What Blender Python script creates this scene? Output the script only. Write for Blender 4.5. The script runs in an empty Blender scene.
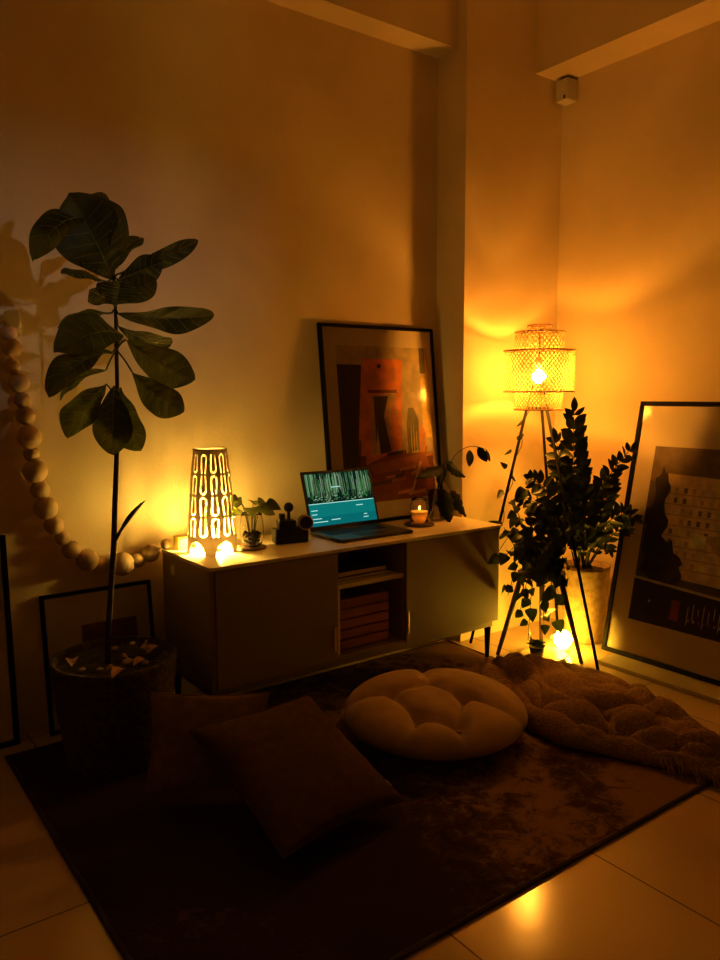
import bpy, math, random
from mathutils import Vector, Matrix, noise
random.seed(7)
V = Vector
PI = math.pi
sc = bpy.context.scene
COL = sc.collection

# ------------------------------------------------------------------ camera, world, lights
FPX, CAM = 768.0, V((0, 0, 1.3))
_p, _h, _r = math.radians(6.5), math.radians(53.6), math.radians(-.25)
FW = V((math.cos(_p)*math.cos(_h), math.cos(_p)*math.sin(_h), -math.sin(_p)))
_rt = V((math.sin(_h), -math.cos(_h), 0)); _up = _rt.cross(FW)
RT = _rt*math.cos(_r)+_up*math.sin(_r); UP = _up*math.cos(_r)-_rt*math.sin(_r)
cd = bpy.data.cameras.new('camera'); cam = bpy.data.objects.new('camera', cd); COL.objects.link(cam)
cd.sensor_fit = 'VERTICAL'; cd.sensor_height = 24; cd.lens = FPX/960*24; cd.clip_start = .02
m = Matrix((RT, UP, -FW)).transposed().to_4x4(); m.translation = CAM; cam.matrix_world = m
sc.camera = cam
sc.view_settings.view_transform = 'Standard'; sc.view_settings.look = 'None'
sc.view_settings.exposure = .35; sc.view_settings.gamma = 1; sc.view_settings.use_curve_mapping = False
w = bpy.data.worlds.new('world'); sc.world = w; w.use_nodes = True
w.node_tree.nodes['Background'].inputs[0].default_value = (.02, .012, .006, 1)
w.node_tree.nodes['Background'].inputs[1].default_value = .3
FLOOR_LAMP = ((1, .36, .03), 680)
TABLE_LAMP = ((1, .60, .09), 700)
GLOW_LAMP = ((1, .52, .03), 115)
# added light through an invented rear window, makes the pale wall patch
sl = bpy.data.lights.new('added_patch_light', 'AREA'); sl.energy = 32; sl.size = .12; sl.color = (1, .78, .60)
slo = bpy.data.objects.new('added_patch_light', sl); COL.objects.link(slo)
slo.location = (3.2, -4.4, 2.35); slo.rotation_euler = (PI/2, 0, PI)
slo.rotation_euler = (V((1.1, 3.04, 1.7))-V(slo.location)).to_track_quat('-Z', 'Y').to_euler()

def ray(x, y): return FW+RT*((x-360)/FPX)-UP*((y-480)/FPX)
def atY(x, y, Y): d = ray(x, y); return CAM+d*(Y/d.y)
def atX(x, y, X): d = ray(x, y); return CAM+d*(X/d.x)
def atZ(x, y, z): d = ray(x, y); return CAM+d*((z-1.3)/d.z)

# ------------------------------------------------------------------ materials
def mat(name, col, rough=.6, metal=0, noise_s=0, noise_a=.15, bump=0, bump_s=60, trans=0, coat=0, spec=.5,
        emit=None, es=0, glass=0, col2=None, sheen=0, stretch=None):
    m = bpy.data.materials.new(name); m.use_nodes = True; nt = m.node_tree; N = nt.nodes; L = nt.links
    b = N['Principled BSDF']; b.inputs['Roughness'].default_value = rough; b.inputs['Metallic'].default_value = metal
    b.inputs['Base Color'].default_value = (*col, 1); b.inputs['Specular IOR Level'].default_value = spec
    b.inputs['Coat Weight'].default_value = coat; b.inputs['Coat Roughness'].default_value = .05
    b.inputs['Sheen Weight'].default_value = sheen
    if glass: b.inputs['Transmission Weight'].default_value = glass; b.inputs['IOR'].default_value = 1.3
    if emit: b.inputs['Emission Color'].default_value = (*emit, 1); b.inputs['Emission Strength'].default_value = es
    tc = N.new('ShaderNodeTexCoord'); src = tc.outputs['Object']
    if stretch:
        mp = N.new('ShaderNodeMapping'); mp.inputs['Scale'].default_value = stretch; L.new(src, mp.inputs[0]); src = mp.outputs[0]
    if noise_s:
        n = N.new('ShaderNodeTexNoise'); n.inputs['Scale'].default_value = noise_s; n.inputs['Detail'].default_value = 5
        L.new(src, n.inputs[0]); r = N.new('ShaderNodeValToRGB'); L.new(n.outputs[0], r.inputs[0])
        c2 = col2 or tuple(c*(1-noise_a*2) for c in col); c1 = col if col2 else tuple(min(1, c*(1+noise_a)) for c in col)
        r.color_ramp.elements[0].color = (*c2, 1); r.color_ramp.elements[1].color = (*c1, 1)
        r.color_ramp.elements[0].position = .35; r.color_ramp.elements[1].position = .65
        L.new(r.outputs[0], b.inputs['Base Color'])
    if bump:
        n = N.new('ShaderNodeTexNoise'); n.inputs['Scale'].default_value = bump_s; n.inputs['Detail'].default_value = 4
        L.new(src, n.inputs[0]); bp = N.new('ShaderNodeBump'); bp.inputs['Strength'].default_value = bump; bp.inputs['Distance'].default_value = .01
        L.new(n.outputs[0], bp.inputs['Height']); L.new(bp.outputs[0], b.inputs['Normal'])
    if trans:
        t = N.new('ShaderNodeBsdfTranslucent'); mx = N.new('ShaderNodeMixShader'); mx.inputs[0].default_value = trans
        src2 = b.inputs['Base Color']
        if src2.is_linked: L.new(src2.links[0].from_socket, t.inputs[0])
        else: t.inputs[0].default_value = (*col, 1)
        L.new(b.outputs[0], mx.inputs[1]); L.new(t.outputs[0], mx.inputs[2]); L.new(mx.outputs[0], N['Material Output'].inputs[0])
    return m

def emat(name, col, s):
    m = bpy.data.materials.new(name); m.use_nodes = True; N = m.node_tree.nodes; N.remove(N['Principled BSDF'])
    e = N.new('ShaderNodeEmission'); e.inputs[0].default_value = (*col, 1); e.inputs[1].default_value = s
    m.node_tree.links.new(e.outputs[0], N['Material Output'].inputs[0]); return m

def tile_mat():
    m = mat('floor_tile', (.50, .42, .34), .09, spec=.6); nt = m.node_tree; N = nt.nodes; L = nt.links; b = N['Principled BSDF']
    tc = N.new('ShaderNodeTexCoord'); sp = N.new('ShaderNodeSeparateXYZ'); L.new(tc.outputs['Object'], sp.inputs[0])
    outs = []
    for ax, off, per in ((0, 1.736, .548), (1, .80, 1.096)):
        a = N.new('ShaderNodeMath'); a.operation = 'SUBTRACT'; L.new(sp.outputs[ax], a.inputs[0]); a.inputs[1].default_value = off-per*20
        d = N.new('ShaderNodeMath'); d.operation = 'MODULO'; L.new(a.outputs[0], d.inputs[0]); d.inputs[1].default_value = per
        c = N.new('ShaderNodeMath'); c.operation = 'LESS_THAN'; L.new(d.outputs[0], c.inputs[0]); c.inputs[1].default_value = .005
        outs.append(c.outputs[0])
    mx = N.new('ShaderNodeMath'); mx.operation = 'MAXIMUM'; L.new(outs[0], mx.inputs[0]); L.new(outs[1], mx.inputs[1])
    n = N.new('ShaderNodeTexNoise'); n.inputs['Scale'].default_value = 2.2; n.inputs['Detail'].default_value = 6; L.new(tc.outputs['Object'], n.inputs[0])
    r = N.new('ShaderNodeValToRGB'); L.new(n.outputs[0], r.inputs[0])
    r.color_ramp.elements[0].color = (.44, .31, .18, 1); r.color_ramp.elements[1].color = (.60, .44, .27, 1)
    mc = N.new('ShaderNodeMix'); mc.data_type = 'RGBA'; L.new(mx.outputs[0], mc.inputs[0]); L.new(r.outputs[0], mc.inputs[6]); mc.inputs[7].default_value = (.07, .05, .04, 1)
    L.new(mc.outputs[2], b.inputs['Base Color'])
    ro = N.new('ShaderNodeMath'); ro.operation = 'MULTIPLY_ADD'; L.new(mx.outputs[0], ro.inputs[0]); ro.inputs[1].default_value = .5; ro.inputs[2].default_value = .17
    L.new(ro.outputs[0], b.inputs['Roughness'])
    n2 = N.new('ShaderNodeTexNoise'); n2.inputs['Scale'].default_value = 14; L.new(tc.outputs['Object'], n2.inputs[0])
    bp = N.new('ShaderNodeBump'); bp.inputs['Strength'].default_value = .03; bp.inputs['Distance'].default_value = .01; L.new(n2.outputs[0], bp.inputs['Height']); L.new(bp.outputs[0], b.inputs['Normal'])
    return m

M = dict(
    wall=mat('wall_paint', (.76, .62, .42), .75, noise_s=3, noise_a=.03, bump=.12, bump_s=90),
    ceil=mat('ceiling_paint', (.74, .66, .54), .9, noise_s=3, noise_a=.03),
    floor=tile_mat(),
    rug=mat('rug_pile', (.24, .13, .06), 1, noise_s=4.5, col2=(.045, .02, .012), bump=1, bump_s=150, spec=.1),
    rug_edge=mat('rug_binding', (.03, .015, .01), 1, bump=.5, noise_s=40),
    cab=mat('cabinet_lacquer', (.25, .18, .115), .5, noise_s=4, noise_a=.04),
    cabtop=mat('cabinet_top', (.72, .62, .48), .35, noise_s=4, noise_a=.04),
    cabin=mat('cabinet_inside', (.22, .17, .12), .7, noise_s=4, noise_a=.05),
    handle=mat('brass_handle', (.75, .5, .15), .3, metal=.9, noise_s=30, noise_a=.05),
    black=mat('black_plastic', (.008, .007, .007), .5, spec=.25, noise_s=40, noise_a=.1),
    blackframe=mat('black_frame_wood', (.005, .004, .004), .5, spec=.04, noise_s=20, noise_a=.2),
    darkmetal=mat('black_metal', (.008, .006, .005), .6, spec=.05, noise_s=30),
    darkwood=mat('dark_stained_wood', (.05, .022, .01), .5, noise_s=12, noise_a=.25, stretch=(1, 1, .15)),
    crate=mat('red_brown_wood', (.42, .17, .08), .6, noise_s=14, noise_a=.2, stretch=(.2, 1, 1)),
    bamboo=mat('bamboo_strip', (.55, .38, .18), .6, noise_s=60, noise_a=.1, trans=.10),
    bamboohoop=mat('bamboo_hoop', (.30, .15, .05), .6, noise_s=40, noise_a=.1),
    porcelain=mat('openwork_shade', (.74, .64, .52), .5, noise_s=20, noise_a=.04, trans=.10),
    mat=mat('picture_mount', (.78, .68, .52), .7, noise_s=5, noise_a=.02),
    soil=mat('soil', (.035, .02, .012), 1, noise_s=60, noise_a=.4, bump=1),
    figleaf=mat('fig_leaf', (.095, .11, .016), .5, noise_s=8, noise_a=.25, trans=.5, spec=.3, bump=.2, bump_s=40),
    zzleaf=mat('glossy_dark_leaf', (.022, .038, .012), .42, noise_s=12, noise_a=.25, trans=.05, spec=.3),
    potleaf=mat('heart_leaf', (.04, .065, .016), .45, noise_s=14, noise_a=.3, trans=.15, spec=.35),
    monleaf=mat('monstera_leaf', (.008, .014, .006), .6, noise_s=10, noise_a=.2, trans=.02, spec=.1),
    vein=mat('leaf_vein', (.28, .28, .08), .6, trans=.3),
    stem=mat('plant_stem', (.05, .045, .015), .6, noise_s=20, noise_a=.2),
    bark=mat('bark', (.05, .03, .018), .9, noise_s=30, noise_a=.3, bump=.8, bump_s=80),
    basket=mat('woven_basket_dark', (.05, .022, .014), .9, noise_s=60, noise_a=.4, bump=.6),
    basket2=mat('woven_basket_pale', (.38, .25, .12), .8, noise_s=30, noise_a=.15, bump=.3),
    potdark=mat('dark_clay_pot', (.035, .022, .015), .7, noise_s=20, noise_a=.2),
    pouf=mat('velvet_beige', (.46, .31, .16), .9, noise_s=9, noise_a=.08, bump=.25, bump_s=120, sheen=.3, spec=.2),
    knit=mat('knitted_wool', (.36, .22, .11), 1, noise_s=70, noise_a=.12, bump=1, bump_s=150, spec=.15),
    cushA=mat('cushion_brown', (.075, .036, .017), .95, noise_s=30, noise_a=.1, bump=.4, bump_s=200, spec=.1),
    cushB=mat('cushion_tan', (.19, .11, .055), .95, noise_s=30, noise_a=.1, bump=.4, bump_s=200, spec=.1),
    bead=mat('wooden_bead', (.52, .36, .20), .55, noise_s=14, noise_a=.12, stretch=(1, 1, .3)),
    string=mat('cotton_string', (.6, .5, .35), .9, noise_s=60),
    glass=mat('clear_glass', (.95, .95, .92), .03, glass=1),
    water=mat('water', (.9, .9, .8), .02, glass=1),
    wax=mat('candle_wax', (.85, .60, .25), .5, noise_s=10, noise_a=.05, trans=.75),
    white=mat('white_plastic', (.6, .57, .52), .5, noise_s=10, noise_a=.04),
    pale=mat('pale_board', (.55, .45, .33), .4, noise_s=10, noise_a=.06),
    alu=mat('dark_aluminium', (.06, .055, .055), .35, metal=.6, noise_s=20, noise_a=.05),
    pink=mat('copper_ring', (.55, .28, .2), .35, metal=.5, noise_s=20, noise_a=.05),
    yellow=mat('frosted_yellow', (.85, .75, .25), .5, trans=.4, noise_s=10, noise_a=.03),
    pebble=mat('pale_pebble', (.45, .34, .24), .7, noise_s=30, noise_a=.15),
    dryleaf=mat('dry_leaf', (.40, .20, .10), .8, noise_s=30, noise_a=.3),
    ceramic=mat('saucer_ceramic', (.45, .33, .2), .3, noise_s=12, noise_a=.05),
    bulbF=emat('floor_lamp_bulb', *FLOOR_LAMP), bulbT=emat('table_lamp_bulb', *TABLE_LAMP), bulbG=emat('glow_lamp_bulb', *GLOW_LAMP),
    flame=emat('flame', (1, .42, .05), 220),
)

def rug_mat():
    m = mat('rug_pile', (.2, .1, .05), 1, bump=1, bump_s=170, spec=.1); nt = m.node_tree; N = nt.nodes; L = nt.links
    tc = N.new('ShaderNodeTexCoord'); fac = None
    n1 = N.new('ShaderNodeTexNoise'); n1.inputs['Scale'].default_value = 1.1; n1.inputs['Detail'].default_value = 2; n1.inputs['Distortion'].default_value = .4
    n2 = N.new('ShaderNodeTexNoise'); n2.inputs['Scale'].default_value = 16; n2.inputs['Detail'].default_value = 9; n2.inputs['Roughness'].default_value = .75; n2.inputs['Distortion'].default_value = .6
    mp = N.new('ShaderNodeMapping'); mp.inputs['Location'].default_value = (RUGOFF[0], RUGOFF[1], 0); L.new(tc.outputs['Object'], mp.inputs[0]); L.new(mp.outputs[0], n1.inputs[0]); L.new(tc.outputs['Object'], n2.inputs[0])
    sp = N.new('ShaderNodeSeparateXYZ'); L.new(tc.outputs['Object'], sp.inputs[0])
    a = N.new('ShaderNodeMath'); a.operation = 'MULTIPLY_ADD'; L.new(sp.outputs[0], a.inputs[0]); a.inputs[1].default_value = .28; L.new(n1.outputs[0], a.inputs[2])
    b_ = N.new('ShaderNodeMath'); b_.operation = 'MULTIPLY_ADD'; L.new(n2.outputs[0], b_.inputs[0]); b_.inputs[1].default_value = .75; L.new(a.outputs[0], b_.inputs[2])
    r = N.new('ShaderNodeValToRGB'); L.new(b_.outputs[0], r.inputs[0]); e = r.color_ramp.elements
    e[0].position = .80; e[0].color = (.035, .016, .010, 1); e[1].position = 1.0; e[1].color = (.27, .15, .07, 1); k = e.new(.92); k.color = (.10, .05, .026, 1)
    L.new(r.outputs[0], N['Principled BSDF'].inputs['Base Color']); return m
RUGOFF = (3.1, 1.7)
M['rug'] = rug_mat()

# ------------------------------------------------------------------ mesh helpers (world coordinates; build() makes them local)
class MB:
    def __init__(s): s.v = []; s.f = []; s.mi = []; s.cur = 0
    def add(s, vs, fs):
        o = len(s.v); s.v += [V(p) for p in vs]; s.f += [tuple(i+o for i in f) for f in fs]; s.mi += [s.cur]*len(fs); return s
    def box(s, a, b, bev=0, R=None, c=None):
        x0, y0, z0 = a; x1, y1, z1 = b
        vs = [(x, y, z) for z in (z0, z1) for x, y in ((x0, y0), (x1, y0), (x1, y1), (x0, y1))]
        if R is not None: vs = [R @ V(p)+V(c) for p in vs]
        return s.add(vs, [(3, 2, 1, 0), (4, 5, 6, 7), (0, 1, 5, 4), (1, 2, 6, 5), (2, 3, 7, 6), (3, 0, 4, 7)])
    def tube(s, pts, r, n=8, cap=True):
        pts = [V(p) for p in pts]; rs = r if isinstance(r, (list, tuple)) else [r]*len(pts)
        t = (pts[1]-pts[0]).normalized(); a = t.orthogonal().normalized(); vs = []; fs = []
        for i, p in enumerate(pts):
            t2 = (pts[min(i+1, len(pts)-1)]-pts[max(i-1, 0)]).normalized()
            a = (a-t2*a.dot(t2)).normalized(); b = t2.cross(a)
            vs += [p+(a*math.cos(2*PI*k/n)+b*math.sin(2*PI*k/n))*rs[i] for k in range(n)]
        for i in range(len(pts)-1):
            for k in range(n): q = (k+1) % n; fs.append((i*n+k, i*n+q, (i+1)*n+q, (i+1)*n+k))
        if cap: fs += [tuple(range(n))[::-1], tuple((len(pts)-1)*n+k for k in range(n))]
        return s.add(vs, fs)
    def lathe(s, prof, c, n=40, closed=False, wob=None):
        c = V(c); vs = []; fs = []
        for r, z in prof:
            for k in range(n):
                a = 2*PI*k/n; vs.append(c+V((r*math.cos(a), r*math.sin(a), z)))
        m = len(prof)
        for i in range(m if closed else m-1):
            j = (i+1) % m
            for k in range(n): q = (k+1) % n; fs.append((i*n+k, i*n+q, j*n+q, j*n+k))
        if not closed:
            if prof[0][0] > 1e-5: fs.append(tuple(range(n))[::-1])
            if prof[-1][0] > 1e-5: fs.append(tuple((m-1)*n+k for k in range(n)))
        return s.add(vs, fs)
    def ball(s, c, r, nu=16, nv=10, sc=(1, 1, 1)):
        prof = [(max(math.sin(PI*i/nv), 1e-4), -math.cos(PI*i/nv)) for i in range(nv+1)]; c = V(c); vs = []; fs = []
        for a, z in prof:
            for k in range(nu): t = 2*PI*k/nu; vs.append(c+V((a*math.cos(t)*sc[0], a*math.sin(t)*sc[1], z*sc[2]))*r)
        for i in range(nv):
            for k in range(nu): q = (k+1) % nu; fs.append((i*nu+k, i*nu+q, (i+1)*nu+q, (i+1)*nu+k))
        return s.add(vs, fs)
    def grid(s, fn, nu, nv):
        vs = [fn(i/nu, j/nv) for j in range(nv+1) for i in range(nu+1)]
        return s.add(vs, [(j*(nu+1)+i, j*(nu+1)+i+1, (j+1)*(nu+1)+i+1, (j+1)*(nu+1)+i) for j in range(nv) for i in range(nu)])
    def leaf(s, base, tip, width, nrm, sag=0, fold=.15, shape='fig', nu=6, nv=12, wave=.0, curl=0, vein=0):
        base, tip, nrm = V(base), V(tip), V(nrm); ax = tip-base; Ln = ax.length
        side = ax.cross(nrm).normalized(); up = side.cross(ax).normalized(); ph = random.random()*6
        def prof(t):
            if shape == 'fig': return max(.03, (math.sin(PI*t**1.45)**.55)*(.80+.2*math.sin(PI*t**2))) if 0 < t < 1 else .02
            if shape == 'heart': return (math.sin(PI*t**.55)**.8) if 0 < t < 1 else .02
            return math.sin(PI*t**.9)**.75 if 0 < t < 1 else .02
        def fn(u, v):
            x = u*2-1; wd = width/2*prof(v)
            mid = base+ax*v+up*(4*v*(1-v)*sag-curl*v*v*Ln)
            z = abs(x)*fold*wd*2+wave*width*math.sin(v*13+ph+x)*x*x
            if vein: z += vein*math.cos((v*1.15-abs(x)*.16)*2*PI*6)*(1-abs(x)**3)*min(1, wd*30)-vein*2*math.exp(-(x/.12)**2)
            return mid+side*(x*wd)+up*z
        return s.grid(fn, nu, nv)
    def build(s, name, mats, parent=None, loc=None, smooth=False, solid=0, bevel=0, subd=0):
        me = bpy.data.meshes.new(name); L = V(loc) if loc is not None else (V(parent['w']) if parent is not None and 'w' in parent else V((0, 0, 0)))
        me.from_pydata([tuple(p-L) for p in s.v], [], s.f); me.update()
        mats = mats if isinstance(mats, (list, tuple)) else [mats]
        for q in mats: me.materials.append(q)
        me.polygons.foreach_set('material_index', s.mi)
        if smooth: me.polygons.foreach_set('use_smooth', [True]*len(me.polygons))
        o = bpy.data.objects.new(name, me); COL.objects.link(o); o['w'] = tuple(L)
        if parent is not None: o.parent = parent
        else: o.location = L
        if bevel: md = o.modifiers.new('bevel', 'BEVEL'); md.width = bevel; md.segments = 2; md.limit_method = 'ANGLE'
        if solid: md = o.modifiers.new('solid', 'SOLIDIFY'); md.thickness = solid; md.offset = 0
        if subd: md = o.modifiers.new('sub', 'SUBSURF'); md.levels = md.render_levels = subd
        return o

def tag(o, label, cat, group=None, kind=None):
    if label: o['label'] = label
    if cat: o['category'] = cat
    if group: o['group'] = group
    if kind: o['kind'] = kind
    return o
def thing(name, loc, label, cat, group=None):
    o = bpy.data.objects.new(name, None); COL.objects.link(o); o.location = loc; o['w'] = tuple(loc); o.empty_display_size = .05
    return tag(o, label, cat, group)
def struct(name, mb, m, **k):
    o = mb.build(name, m, **k); o['kind'] = 'structure'; return o
def bez(a, b, c, n=12):
    a, b, c = V(a), V(b), V(c); return [a*(1-t)**2+b*2*t*(1-t)+c*t*t for t in [i/n for i in range(n+1)]]

# ------------------------------------------------------------------ the room
W1, W2, YP, XP, ZC = 3.04, 3.45, 2.834, 2.74, 3.3
XL, YR = -2.6, -3.0
struct('floor', MB().box((XL-.1, YR-.1, -.1), (W2+.1, W1+.1, 0)), M['floor'])
struct('ceiling', MB().box((XL-.1, YR-.1, ZC), (W2+.1, W1+.1, ZC+.1)), M['ceil'])
struct('wall_back', MB().box((XL-.1, W1, 0), (W2+.1, W1+.1, ZC)), M['wall'])
struct('wall_right', MB().box((W2, YR, 0), (W2+.1, W1, ZC)), M['wall'])
struct('wall_left', MB().box((XL-.1, YR, 0), (XL, W1, ZC)), M['wall'])
WX0, WX1, WZ0, WZ1 = 2.25, 2.93, 2.14, 2.32  # invented opening in the rear wall, sized to shape the added light
b = MB(); Ya, Yb = YR-.1, YR
b.box((XL, Ya, 0), (WX0, Yb, ZC)).box((WX1, Ya, 0), (W2, Yb, ZC)).box((WX0, Ya, 0), (WX1, Yb, WZ0)).box((WX0, Ya, WZ1), (WX1, Yb, ZC))
struct('wall_rear', b, M['wall'])
b = MB()
for a, c in (((WX0, WZ0), (WX1, WZ0+.02)), ((WX0, WZ1-.02), (WX1, WZ1)), ((WX0, WZ0+.02), (WX0+.02, WZ1-.02)), ((WX1-.02, WZ0+.02), (WX1, WZ1-.02))):
    b.box((a[0], Ya+.02, a[1]), (c[0], Yb-.02, c[1]))
struct('added_window', b, M['white'])  # unseen window frame, made up together with the added light
struct('wall_corner', MB().box((XP, YP, 0), (W2, W1, ZC)), M['wall'])
struct('trim_1', MB().box((XL, 2.895, 2.963), (XP, W1, ZC)), M['wall'])
struct('trim_2', MB().box((3.235, YR, 2.94), (W2, YP, ZC)), M['wall'])

# ------------------------------------------------------------------ rug
RX0, RX1, RY0, RY1 = .54, 2.67, 1.27, 2.86
def rugz(x, y): return .010+.004*noise.noise(V((x*9, y*9, 0)))
b = MB(); b.grid(lambda u, v: V((RX0+(RX1-RX0)*u, RY0+(RY1-RY0)*v, rugz(RX0+(RX1-RX0)*u, RY0+(RY1-RY0)*v))), 110, 80)
rug = thing('rug', (1.6, 2.05, 0), 'dark brown mottled low pile rug lying on the tiled floor in front of the cabinet', 'rug')
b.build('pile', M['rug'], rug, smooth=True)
b = MB()
for a, c in (((RX0-.012, RY0-.012), (RX1+.012, RY0)), ((RX0-.012, RY1), (RX1+.012, RY1+.012)), ((RX0-.012, RY0), (RX0, RY1)), ((RX1, RY0), (RX1+.012, RY1))):
    b.box((a[0], a[1], 0), (c[0], c[1], .012))
b.build('binding', M['rug_edge'], rug, bevel=.003)

# ------------------------------------------------------------------ tv cabinet
CX0, CX1, CY0, CY1, CZ = 1.18, 2.69, 2.52, 2.965, .67
D1, D2 = 1.745, 2.105
cab = thing('media_cabinet', ((CX0+CX1)/2, (CY0+CY1)/2, 0), 'low beige media cabinet with two flat doors and an open middle bay', 'cabinet')
T = .018
b = MB()
b.box((CX0, CY0+.004, .20), (CX0+T, CY1, CZ-.014)).box((CX1-T, CY0+.004, .20), (CX1, CY1, CZ-.014))
b.box((CX0+T, CY0+.004, .20), (CX1-T, CY1, .20+T)).box((CX0+T, CY1-T, .20+T), (CX1-T, CY1, CZ-.014))
b.box((D1-.012, CY0+.02, .20+T), (D1+.004, CY1-T, CZ-.014)).box((D2-.004, CY0+.02, .20+T), (D2+.012, CY1-T, CZ-.014))
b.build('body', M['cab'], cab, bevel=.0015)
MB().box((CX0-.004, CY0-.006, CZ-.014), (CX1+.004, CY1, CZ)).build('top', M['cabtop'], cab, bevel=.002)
for (xa, xb, hx) in ((CX0+T+.002, D1-.002, D1-.02), (D2+.002, CX1-T-.002, D2+.008)):
    d = MB().box((xa, CY0-.002, .203), (xb, CY0+.016, CZ-.018)).build('door', M['cab'], cab, bevel=.0015)
    MB().box((hx-.004, CY0-.008, .245), (hx+.005, CY0-.002, .345)).build('handle', M['handle'], d, bevel=.001)
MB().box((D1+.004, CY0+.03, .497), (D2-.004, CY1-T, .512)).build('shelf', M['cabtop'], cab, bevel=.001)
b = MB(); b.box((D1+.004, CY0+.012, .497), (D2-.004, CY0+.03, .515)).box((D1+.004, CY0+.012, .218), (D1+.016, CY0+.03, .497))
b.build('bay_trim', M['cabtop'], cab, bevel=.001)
b = MB().box((CX0+.01, CY0+.03, .165), (CX1-.01, CY0+.055, .20)).box((CX0+.01, CY1-.055, .165), (CX1-.01, CY1-.03, .20))
b.box((CX0+.01, CY0+.055, .165), (CX0+.035, CY1-.055, .20)).box((CX1-.035, CY0+.055, .165), (CX1-.01, CY1-.055, .20))
b.build('base_frame', M['cab'], cab, bevel=.002)
for x in (CX0+.02, CX1-.045):
    for y in (CY0+.03, CY1-.055):
        fz = .014 if y < RY1 and x+.012 > RX0 and x < RX1 else 0
        MB().tube([(x+.012, y+.012, .165), (x+.012, y+.012, fz)], [.016, .010], 12).build('leg', M['darkmetal'], cab, smooth=True)
MB().lathe([(.001, 0), (.022, 0), (.022, .004), (.001, .004)], (0, 0, 0), 20)
b = MB().tube([(CX0-.002, 2.86, .60), (CX0+.001, 2.86, .60)], .022, 20); b.build('cable_port', M['white'], cab)
# things inside the middle bay
cr = thing('slatted_crate', ((D1+D2)/2, 2.68, .218), 'reddish brown slatted wooden crate in the lower open bay of the cabinet', 'crate')
x0, x1, y0, y1 = D1+.03, D2-.06, CY0+.045, CY0+.34
for k in range(5): MB().box((x0, y0, .224+k*.044), (x1, y0+.012, .224+k*.044+.037)).build('slat', M['crate'], cr, bevel=.002)
MB().box((x0, y0+.012, .219), (x0+.012, y1, .44)).box((x1-.012, y0+.012, .219), (x1, y1, .44)).box((x0+.012, y1-.012, .219), (x1-.012, y1, .44)).box((x0+.012, y0+.012, .219), (x1-.012, y1-.012, .228)).build('box', M['crate'], cr, bevel=.002)
z = .512
for k, (wd, dp, t, mm, lb) in enumerate(((.29, .26, .016, 'cushA', 'brown covered book lying flat on the cabinet shelf, under the black one'), (.26, .24, .022, 'potdark', 'black covered book lying on top of the brown book on the cabinet shelf'))):
    o = thing('book', (1.92, 2.72, z), lb, 'book', 'books in the cabinet bay')
    MB().box((1.92-wd/2, 2.59, z), (1.92+wd/2, 2.59+dp, z+t)).build('cover', M[mm], o, bevel=.002)
    MB().box((1.92-wd/2+.004, 2.587, z+.003), (1.92+wd/2-.004, 2.60, z+t-.003)).build('pages', M['mat'], o)
    z += t+.0005

# ------------------------------------------------------------------ table lamp with openwork shade
LX, LY = 1.325, 2.80
lamp = thing('table_lamp', (LX, LY, CZ), 'tapered openwork table lamp glowing yellow at the left end of the cabinet', 'lamp')
HL, RB, RTp = .41, .099, .064
def slot(th, z):
    if z > HL-.010: return False
    if z < .052:
        p = (th/(2*PI)*5+.06) % 1; x = abs(p-.5)
        return x < .33 and z < .050*math.sqrt(max(0, 1-(x/.33)**2))+.001
    a0, rh = .066, (HL-.012-.066)/4
    row = int((z-a0)/rh)
    if z < a0 or row > 3: return False
    cw = 2*PI/12; col = int(th/cw); u = (th/cw-col)-.5; v = (z-a0)/rh-row
    if (col+row) % 2: v = 1-v
    y = v*1.75
    if y < .44: d = abs(math.hypot(u, (y-.44)*.95)-.27)
    elif y < 1.64: d = abs(abs(u)-(.27-.09*(y-.44)/1.2))
    else: return False
    return d < .074
NT, NZ = 300, 190
vs = []; fs = []
for j in range(NZ+1):
    z = HL*j/NZ; t = z/HL; r = RB+(RTp-RB)*t+.004*math.sin(PI*t)
    for i in range(NT): a = 2*PI*i/NT+.5; vs.append(V((LX+r*math.cos(a), LY+r*math.sin(a), CZ+z)))
for j in range(NZ):
    for i in range(NT):
        if not slot(2*PI*(i+.5)/NT, HL*(j+.5)/NZ): q = (i+1) % NT; fs.append((j*NT+i, j*NT+q, (j+1)*NT+q, (j+1)*NT+i))
MB().add(vs, fs).build('shade', M['porcelain'], lamp, smooth=True, solid=.0035)
MB().lathe([(RTp-.004, 0), (RTp+.003, 0), (RTp+.003, .006), (RTp-.004, .006)], (LX, LY, CZ+HL-.003), 48, closed=True).build('rim', M['white'], lamp, smooth=True)
MB().lathe([(.001, 0), (.035, 0), (.035, .012), (.014, .016), (.014, .035), (.001, .035)], (LX, LY, CZ+.001), 24).build('socket', M['white'], lamp, smooth=True)
MB().ball((LX, LY, CZ+.068), .030, 20, 14, (1, 1, 1.15)).build('bulb', M['bulbT'], lamp, smooth=True)
o = thing('small_box', (1.235, 2.90, CZ), 'small pale frosted box at the wall side of the glowing table lamp', 'box')
MB().box((1.215, 2.885, CZ+.0005), (1.26, 2.925, CZ+.050)).build('body', M['yellow'], o, bevel=.003)
MB().box((1.213, 2.883, CZ+.050), (1.262, 2.927, CZ+.056)).build('lid', M['yellow'], o, bevel=.002)
b = MB().tube([(1.415, 2.88, CZ+.005), (1.44, 2.85, CZ+.012), (1.425, 2.83, CZ+.03), (1.45, 2.83, CZ+.045), (1.43, 2.84, CZ+.06), (1.45, 2.87, CZ+.045), (1.435, 2.89, CZ+.02), (1.45, 2.93, CZ+.006), (1.5, 2.955, CZ+.006)], .0035, 6)
tag(b.build('power_cord', M['string'], smooth=True, loc=(1.42, 2.84, CZ)), 'pale lamp cord bunched up between the table lamp and the glass plant jar', 'cord')

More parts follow.
